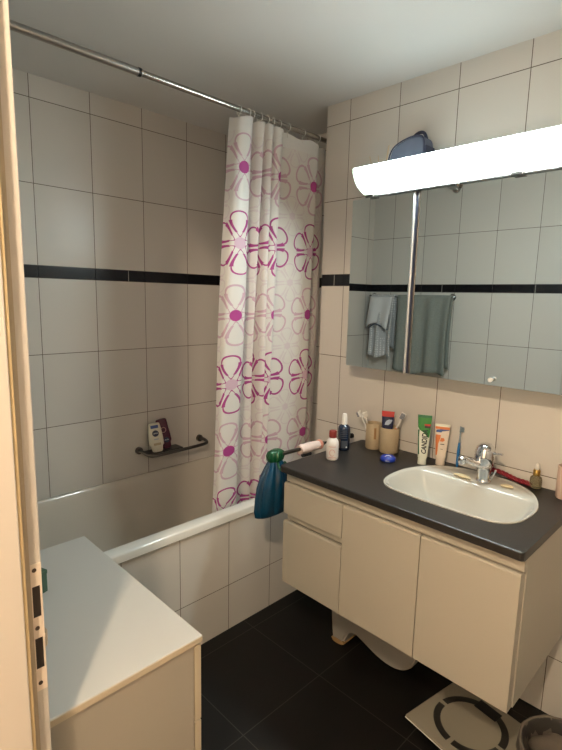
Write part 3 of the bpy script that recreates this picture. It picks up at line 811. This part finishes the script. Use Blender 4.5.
def cup(name, label, x, y, r, h, m=None, stamp=False, group=None):
    t = thing(name, label, 'cup', (x, y, Z), (0, 0, face_rot(x, y)), group=group)
    b = BM(); lathe(b, [(0, 0), (r * .94, 0), (r, .004), (r, h - .002), (r - .0015, h), (r - .0035, h - .002), (r - .004, .006), (0, .005)], n=36); o = obj('cup_body', b, m or M['beige_cup'], t, smooth=True)
    if stamp: obj('brown_stamp', wrap_band(r + .0005, h * .42, h * .86, 2, 18), M['brown_mark'], t)
    return t
c1 = cup('toothbrush_cup', 'sand coloured cup with a brown stamp holding two toothbrushes', -.066, -.909, .0345, .112, stamp=True)
c2 = cup('toothbrush_cup', 'speckled sand cup holding a red and navy tube and an orange toothbrush', -.062, -.986, .0405, .108)

def toothbrush(label, base, tip, handle_m, neck_m, bristle_m, roll=0., group=None, cat='toothbrush', grip=None, hscale=1.):
    base, tip = Vector(base), Vector(tip); d = tip - base; L = d.length
    t = bpy.data.objects.new('toothbrush', None); COL.objects.link(t); t.empty_display_size = .03
    t.location = base; q = d.to_track_quat('Z', 'Y'); t.rotation_mode = 'QUATERNION'; t.rotation_quaternion = q @ Matrix.Rotation(roll, 3, 'Z').to_quaternion()
    props(t, label, cat, group); ORI[t.name] = Vector((0, 0, 0))
    b = BM(); tube(b, [(0, 0, 0), (0, 0, .006), (0, 0, .03), (0, 0, L * .40), (0, 0, L * .60)], [.003, .0052, .0056, .006, .0042], 12); obj('handle', b, handle_m, t, smooth=True)
    b = BM(); tube(b, [(0, 0, L * .60), (0, 0, L * .72), (0, 0, L * .86)], [.0042, .0026, .0028], 10); h = obj('neck', b, neck_m, t, smooth=True)
    b = BM(); box(b, (-.0058 * hscale, -.002, L * .85), (.0058 * hscale, .0025, L), .0018); hd = obj('head', b, neck_m, t, smooth=True)
    b = BM()
    n = 4
    for k in range(n):
        z = L * .865 + (L * .985 - L * .865) * (k + .5) / n; w = L * .12 / n * .40
        box(b, (-.0048 * hscale, -.013 + (.0015 if k % 2 else 0), z - w), (.0048 * hscale, -.002, z + w))
    obj('bristles', b, bristle_m, hd)
    return t
toothbrush('white toothbrush leaning left in the stamped cup, leftmost head', (-.062, -.914, Z + .006), (-.112, -.858, 1.000), M['seal'], M['seal'], M['bristle_g'], roll=math.radians(-40), hscale=2.)
toothbrush('white and orange toothbrush in the stamped cup, right of the leftmost head', (-.064, -.906, Z + .006), (-.100, -.880, .996), M['tb_orange'], M['seal'], M['bristle'], roll=math.radians(-60), hscale=2.)
toothbrush('orange toothbrush with white head leaning right out of the speckled cup', (-.064, -.971, Z + .006), (-.062, -1.050, 1.018), M['tb_orange'], M['seal'], M['bristle_g'], roll=math.radians(-70), hscale=1.8)

def squeeze_tube(name, label, loc, rz, tilt, h, w_top, w_bot, m_body, cap_h=.02, m_cap=None, cap_r=None):
    t = thing(name, label, 'tube', loc, (tilt, 0, rz))
    b = BM(); prev = None; n = 28
    for s in [0, .04, .2, .4, .6, .8, .94, 1.0]:
        z = cap_h + (h - cap_h) * s
        wx = (w_bot + (w_top - w_bot) * s) / 2; wy = w_bot / 2 * .62 * (1 - s) ** .8 + .0012
        if s == 0: wx *= .86; wy *= .86
        cur = [b.verts.new((wx * math.cos(2 * PI * k / n), wy * math.sin(2 * PI * k / n), z)) for k in range(n)]
        if prev: bridge(b, prev, cur)
        else: b.faces.new(cur[::-1])
        prev = cur
    b.faces.new(prev); obj('tube_body', b, m_body, t, smooth=True)
    b = BM(); cr = cap_r or w_bot / 2 * .92
    lathe(b, [(0, 0), (cr * .96, 0), (cr, .002), (cr * .97, cap_h), (0, cap_h)], sy=.72); obj('cap', b, m_cap or m_body, t, smooth=True)
    def surf(u, v, lift=.0006):   # u across -1..1, v height 0..1
        s = v; z = cap_h + (h - cap_h) * s; wx = (w_bot + (w_top - w_bot) * s) / 2; wy = w_bot / 2 * .62 * (1 - s) ** .8 + .0012
        x = wx * u; return (x, -wy * math.sqrt(max(0, 1 - u * u)) - lift, z)
    def patch(name, poly_uv, m, lift=.0006, nu=10, nv=10):
        """print region given as v-rows of (v, u0, u1)"""
        b = BM(); rows = []
        for v, u0, u1 in poly_uv: rows.append([b.verts.new(surf(u0 + (u1 - u0) * k / nu, v, lift)) for k in range(nu + 1)])
        for i in range(len(rows) - 1):
            for k in range(nu): b.faces.new((rows[i][k], rows[i][k + 1], rows[i + 1][k + 1], rows[i + 1][k]))
        return obj(name, b, m, t)
    return t, surf, patch
def wrap_text(o, surf_fn, t, m):
    pass
# big toothpaste tube with CANDIDA running up it
t1, surf, patch = squeeze_tube('toothpaste_tube', 'green and white toothpaste tube with black lettering standing on its cap', (-.100, -1.165, Z), math.radians(-64), math.radians(-4), .197, .055, .036, M['tube_white'], cap_h=.022)
patch('green_top', [(1.0, -.99, .99), (.9, -.985, .985), (.8, -.97, .97), (.72, -.95, .97), (.66, -.7, .96), (.60, .0, .95), (.55, .35, .93), (.5, .75, .9)][::-1], M['green_tube'])
patch('top_edge', [(.94, -.99, .99), (1.0, -.99, .99)], M['green_deep'], .0010)
patch('left_stripe', [(.10, -.9, -.62), (.3, -.92, -.72), (.5, -.95, -.8), (.66, -.95, -.7)], M['green_deep'], .0012)
patch('flavour_strip', [(.76, .05, .93), (.80, .0, .93)], M['red_p'], .0014)
patch('flavour_strip', [(.71, .1, .93), (.76, .08, .93)], M['ink'], .0012)
# letters are bent onto the tube surface
def surface_text(s, size, m, parent, surf, u_c, v0, v1, h, cap_h, name='lettering', width=.9, bold=.0):
    c = bpy.data.curves.new('t', 'FONT'); c.body = s; c.size = 1; c.extrude = 0; c.offset = bold; c.align_x = 'LEFT'; c.shear = .25
    o = bpy.data.objects.new('t', c); COL.objects.link(o); dg = bpy.context.evaluated_depsgraph_get()
    me = bpy.data.meshes.new_from_object(o.evaluated_get(dg)); bpy.data.objects.remove(o)
    xs = [v.co.x for v in me.vertices]; ys = [v.co.y for v in me.vertices]
    X0, X1, Y0, Y1 = min(xs), max(xs), min(ys), max(ys)
    for v in me.vertices:
        a = (v.co.x - X0) / (X1 - X0); q = (v.co.y - Y0) / (Y1 - Y0) - .5
        v.co = Vector(surf(u_c - q * width, v0 + (v1 - v0) * a, .0022))
    me.name = name; me.materials.clear(); me.materials.append(m)
    k = bpy.data.objects.new(name, me); COL.objects.link(k); k.parent = parent; return k
surface_text('CANDIDA', 1, M['ink'], t1, surf, .18, .13, .67, .197, .022, width=.95, bold=.03)
t2, surf2, patch2 = squeeze_tube('cream_tube', 'orange and cream tube standing to the right of the toothpaste', (-.052, -1.217, Z), math.radians(-68), math.radians(-3), .163, .057, .038, M['tube_cream'], cap_h=.022)
patch2('orange_top', [(.86, -.98, .98), (.93, -.98, .98)], M['orange'], .0010)
patch2('white_top', [(.93, -.98, .98), (1.0, -.98, .98)], M['tube_white'], .0010)
patch2('blue_line', [(.77, -.85, -.1), (.80, -.9, -.05), (.84, -.7, .9), (.86, -.2, .98)], M['blueprint'], .0010)
patch2('orange_side', [(.12, -.92, -.70), (.25, -.93, -.55), (.45, -.94, -.50), (.60, -.95, -.20), (.70, -.9, -.15)], M['orange'], .0012)
patch2('orange_swirl', [(.52, -.3, .25), (.56, -.2, .5), (.62, -.1, .35)], M['orange'], .0012)
patch2('dark_word', [(.435, -.15, .50), (.455, -.15, .50)], M['ink'], .0012)
patch2('small_print', [(.30, -.1, .35), (.315, -.1, .35)], M['label_tan'], .0012)

# tube and carton inside the speckled cup
t3, surf3, patch3 = squeeze_tube('small_tube', 'red and navy tube standing upside down in the speckled cup', (-.064, -.974, Z + .007), math.radians(-64), math.radians(-3), .166, .054, .034, M['navy_p'], cap_h=.02)
patch3('red_top', [(.84, -.99, .99), (1.0, -.99, .99)], M['red_p'], .0010)
patch3('silver_swoosh', [(.60, -.5, .2), (.66, -.4, .6), (.72, -.2, .8), (.76, .2, .8)], M['silverblue'], .0010)

b = BM(); lathe(b, [(0, 0), (.026, 0), (.030, .003), (.031, .010), (.029, .016), (.024, .0195), (.018, .018), (0, .0175)], n=30)
t = thing('round_tin', 'small round cobalt blue tin lying in front of the speckled cup', 'tin', (-.170, -1.053, Z), (0, 0, face_rot(-.170, -1.053)))
obj('tin_body', b, M['blue_p'], t, smooth=True)
b = BM(); tube(b, catmull([(-.012, -.010, .0195), (-.004, .006, .0195), (.006, .008, .0195), (.012, -.006, .0195)], 4, False), .0015, 6); obj('white_mark', b, M['white_p'], t)
obj('white_print', wrap_band(.0312, .006, .009, -18, 12), M['silverblue'], t)

toothbrush('blue toothbrush standing against the tiles behind the basin', (-.030, -1.277, Z + .001), (-.010, -1.272, .998), M['tb_blue'], M['tb_clear'], M['tb_clear'], roll=math.radians(-60), hscale=1.1)
# soap slivers on the basin ledge
def soap(label, loc, rz, a, c):
    b = BM(); lathe(b, [(0, 0), (.8, 0), (1, .003), (.92, .006), (.5, .0085), (0, .009)], n=30, sx=a, sy=c)
    for v in b.verts: v.co.y += .25 * v.co.x ** 2 / a
    o = obj('soap_sliver', b, M['soap'], None, smooth=True); o.location = loc; o.rotation_euler = (0, 0, rz); props(o, label, 'soap', 'soap slivers on the basin ledge'); return o
soap('long pale yellow soap sliver on the basin ledge left of the tap', (-.118, -1.345, .8405), math.radians(82), .036, .013)
soap('short pale yellow soap sliver on the basin ledge right of the tap', (-.098, -1.495, .8405), math.radians(95), .022, .012)
# twisted dark red band
b = BM(); path = catmull([(-.020, -1.405, .862), (-.018, -1.44, .860), (-.020, -1.47, .855), (-.022, -1.50, .849), (-.018, -1.53, .846), (-.026, -1.552, .846)], 8, False)
for ph in (0, PI * 2 / 3, PI * 4 / 3):
    tube(b, [(p[0] + .0045 * math.cos(i * .55 + ph), p[1], p[2] + .0045 * math.sin(i * .55 + ph)) for i, p in enumerate(path)], .005, 8)
o = obj('hair_band', b, M['redcord'], None, loc=(-.02, -1.48, Z), smooth=True); props(o, 'twisted dark red hair band lying along the wall behind the basin', 'hair band')
# dropper bottle
t = thing('dropper_bottle', 'small yellow glass dropper bottle with gold collar right of the basin', 'bottle', (-.020, -1.562, Z + .0005), (0, 0, 0))
b = BM(); lathe(b, [(0, .0005), (.017, 0), (.0195, .003), (.0198, .030), (.018, .038), (.010, .044), (.008, .048), (0, .048)]); obj('glass_bottle', b, M['amber'], t, smooth=True)
b = BM(); lathe(b, [(0, .045), (.0115, .045), (.0118, .062), (.010, .066), (0, .066)]); obj('gold_collar', b, M['gold'], t, smooth=True)
b = BM(); lathe(b, [(0, .064), (.006, .064), (.0065, .074), (.0055, .084), (.003, .088), (0, .0885)]); obj('dropper_bulb', b, M['rubber'], t, smooth=True)
cup('cup', 'rose beige cup at the right edge behind the basin', -.042, -1.664, .031, .110, m=M['pink_cup'])

# ------------------------------------------------------------------ white chest at the left
CX1, CX0, CY0, CY1, CZ = -1.208, XO + .004, -1.232, -.575, .69
t = thing('low_cabinet', 'low white cabinet with a plain top beside the bath and the doorway', 'cabinet', ((CX0 + CX1) / 2, -.9, 0), world=True)
obj('top_panel', bx((CX0, CY0, CZ - .016), (CX1, CY1, CZ), .0015), M['white_top'], t)
obj('edge_strip', bx((CX0, CY0 - .0012, CZ - .0155), (CX1 - .001, CY0 + .0005, CZ - .002)), M['edge_band'], t)
obj('side_panel', bx((CX0, CY0 + .004, 0), (CX1 - .022, CY0 + .022, CZ - .0165)), M['chest'], t)
obj('side_panel', bx((CX0, CY1 - .022, 0), (CX1 - .022, CY1 - .004, CZ - .0165)), M['chest'], t)
obj('back_panel', bx((CX0, CY0 + .022, 0), (CX0 + .01, CY1 - .022, CZ - .0165)), M['chest'], t)
obj('base_panel', bx((CX0 + .01, CY0 + .022, .04), (CX1 - .022, CY1 - .022, .056)), M['chest'], t)
for z0, z1 in ((.468, CZ - .022), (.255, .464), (.04, .251)):
    obj('drawer_front', bx((CX1 - .020, CY0 + .003, z0), (CX1 - .002, CY1 - .003, z1), .0012), M['edge_band'], t)
# what peeps out behind the door frame
b = BM(); box(b, (-.036, -.004, 0), (.036, .004, .10), .001)
t = thing('green_box', 'small dark green box on the white cabinet partly behind the door frame', 'box', (-1.4395, -.800, CZ), (0, 0, math.radians(20)))
b.free(); obj('box_body', bx((-.028, -.02, 0), (.028, .02, .05), .002), M['glassgreen'], t)
obj('box_lid', bx((-.029, -.021, .05), (.029, .021, .062), .002), M['glassgreen'], t)
t = thing('round_jar', 'small round beige jar on the white cabinet beside the strike plate', 'jar', (-1.5015, -1.01, CZ), (0, 0, 0))
b = BM(); lathe(b, [(0, 0), (.020, 0), (.022, .003), (.022, .022), (0, .022)], n=24); obj('jar_body', b, M['jar'], t, smooth=True)
b = BM(); lathe(b, [(0, .022), (.0225, .022), (.0225, .032), (.021, .034), (0, .034)], n=24); obj('lid', b, M['jar'], t, smooth=True)

# ------------------------------------------------------------------ floor things
# white moulded stool under the vanity
half = catmull([(-.85, .24), (-.862, .12), (-.870, .04), (-.876, .010), (-.885, .0015), (-.915, .0015), (-.935, .012), (-.944, .045), (-.960, .072), (-.985, .083), (-1.015, .078), (-1.06, .062), (-1.11, .046), (-1.16, .040), (-1.205, .048), (-1.245, .074), (-1.27, .12), (-1.28, .24)], 4, False)
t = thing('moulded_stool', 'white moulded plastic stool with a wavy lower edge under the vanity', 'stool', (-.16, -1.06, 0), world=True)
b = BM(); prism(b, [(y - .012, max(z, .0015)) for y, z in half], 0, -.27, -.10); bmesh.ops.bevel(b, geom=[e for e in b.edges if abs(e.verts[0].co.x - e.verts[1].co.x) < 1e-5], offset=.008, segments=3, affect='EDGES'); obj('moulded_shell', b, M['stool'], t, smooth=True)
b = BM(); prism(b, catmull([(-.885, .016), (-.888, .008), (-.898, .001), (-.927, .001), (-.947, .008), (-.951, .018), (-.91, .022)], 4), 0, -.2715, -.18); obj('ochre_foot', b, M['stool_foot'], t, smooth=True)
# bathroom scale
t = thing('bathroom_scale', 'square glass bathroom scale with a dark ring on the black floor', 'scale', (-.280, -1.514, 0), (0, 0, math.radians(-10)))
b = BM(); box(b, (-.155, -.155, .016), (.155, .155, .026), .003); obj('glass_plate', b, M['scale_glass'], t)
obj('edge_rim', bx((-.156, -.156, .0135), (.156, .156, .0165), .001), M['seal'], t)
for sx_ in (-1, 1):
    for sy_ in (-1, 1):
        b = BM(); lathe(b, [(0, 0), (.018, 0), (.018, .014), (0, .014)], (sx_ * .11, sy_ * .11, 0)); obj('foot', b, M['black_p'], t, smooth=True)
def arc(a0, a1, r0, r1, z0, z1, n=20):
    b = BM(); pts = [(r1 * math.cos(math.radians(a0 + (a1 - a0) * k / n)), r1 * math.sin(math.radians(a0 + (a1 - a0) * k / n))) for k in range(n + 1)]
    pts += [(r0 * math.cos(math.radians(a1 + (a0 - a1) * k / n)), r0 * math.sin(math.radians(a1 + (a0 - a1) * k / n))) for k in range(n + 1)]
    prism(b, pts, 2, z0, z1); return b
for a0 in (4, 94, 184, 274): obj('ring_segment', arc(a0, a0 + 82, .099, .123, .0255, .0268), M['scale_ring'], t)
obj('display', bx((.083, -.042, .0255), (.128, .042, .0274), .0005), M['black_p'], t)
# bin with liner
t = thing('waste_bin', 'round grey waste bin with a crumpled liner at the bottom right corner', 'bin', (-.370, -1.822, 0), (0, 0, 0))
b = BM(); lathe(b, [(0, .001), (.092, 0), (.095, .004), (.117, .205), (.121, .210), (.121, .216), (.117, .217), (.113, .21), (.092, .008), (0, .006)], n=40); obj('bin_body', b, M['bin'], t, smooth=True)
b = BM(); prev = None; n = 48
for i, (r, z, f) in enumerate([(.085, .05, .3), (.106, .15, .4), (.1145, .212, .2), (.119, .2205, .4), (.1245, .219, .6), (.1255, .205, .8), (.1265, .175, 1.)]):
    cur = [b.verts.new(((r + f * .0025 * math.sin(k * 1.9 + i)) * math.cos(2 * PI * k / n), (r + f * .0025 * math.sin(k * 1.9 + i)) * math.sin(2 * PI * k / n), z + f * .003 * math.sin(k * 1.3))) for k in range(n)]
    if prev: bridge(b, prev, cur)
    prev = cur
obj('liner', b, M['liner'], t, smooth='all', recalc=False)
b = BM(); bmesh.ops.create_icosphere(b, subdivisions=4, radius=.082)
for v in b.verts:
    f = 1 + .10 * math.sin(v.co.x * 70 + v.co.y * 50) * math.sin(v.co.y * 64 + v.co.z * 30) + .05 * math.sin(v.co.x * 150)
    v.co = Vector((v.co.x * f * 1.12, v.co.y * f * 1.12, v.co.z * f * .55 + .17))
o = obj('crumpled_paper', b, M['liner'], None, smooth='all'); o.location = (-.370, -1.822, 0); props(o, 'crumpled grey beige paper filling the round waste bin', 'paper')

# ------------------------------------------------------------------ hallway ceiling lamp (gives the warm light through the doorway)
t = thing('hallway_lamp', 'round warm ceiling lamp in the hallway outside the bathroom', 'lamp', (-2.2, -2.03, 2.3), world=True)
b = BM(); lathe(b, [(0, .06), (.06, .06), (.06, .035), (.03, .03), (0, .03)], (-2.2, -2.03, 2.281)); obj('ceiling_rose', b, M['seal'], t, smooth=True)
b = BM(); bmesh.ops.create_uvsphere(b, u_segments=20, v_segments=14, radius=.04)
for v in b.verts: v.co += Vector((-2.2, -2.03, 2.272))
obj('lit_globe', b, M['hall_globe'], t, smooth='all')

t = thing('hallway_lamp', 'added unseen warm fill lamp further down the hallway', 'lamp', (-2.6, -.55, 2.2), world=True)  # added lamp out of view, its bounce off the hall walls fills the room
b = BM(); tube(b, [(-2.6, -.55, ZC - .001), (-2.6, -.55, 2.20)], .012, 12); obj('stem', b, M['seal'], t, smooth=True)
b = BM(); bmesh.ops.create_uvsphere(b, u_segments=20, v_segments=14, radius=.09)
for v in b.verts: v.co += Vector((-2.6, -.55, 2.13))
obj('lit_globe', b, M['hall_fill'], t, smooth='all')

# ------------------------------------------------------------------ world, camera, view
w = bpy.data.worlds.new('World'); SC.world = w; w.use_nodes = True
w.node_tree.nodes['Background'].inputs[0].default_value = (.9, .85, .8, 1)
w.node_tree.nodes['Background'].inputs[1].default_value = .02
cd = bpy.data.cameras.new('Camera'); cam = bpy.data.objects.new('Camera', cd); COL.objects.link(cam)
r = Vector((0.710805028555702, -0.7030293527851923, 0.022493121223188965)); u = Vector((0.09383708195430684, 0.1264702865362504, 0.9875220851574609)); f = Vector((0.6971017238755246, 0.6998249750801069, -0.1558659386264347))
mw = Matrix((( r.x, u.x, -f.x, -1.8265722), (r.y, u.y, -f.y, -2.0949433), (r.z, u.z, -f.z, 1.4790118), (0, 0, 0, 1)))
cam.matrix_world = mw
cd.sensor_fit = 'HORIZONTAL'; cd.sensor_width = 36; cd.lens = 36 * 491.93 / 562; cd.clip_start = .02
SC.camera = cam
SC.view_settings.view_transform = 'Standard'; SC.view_settings.look = 'None'
SC.view_settings.exposure = 0.; SC.view_settings.gamma = 1; SC.view_settings.use_curve_mapping = False
SC.cycles.use_denoising = True
SC.cycles.max_bounces = 10; SC.cycles.diffuse_bounces = 6; SC.cycles.glossy_bounces = 6; SC.cycles.transmission_bounces = 8
SC.cycles.sample_clamp_indirect = 10.
SC.cycles.caustics_reflective = False; SC.cycles.caustics_refractive = False
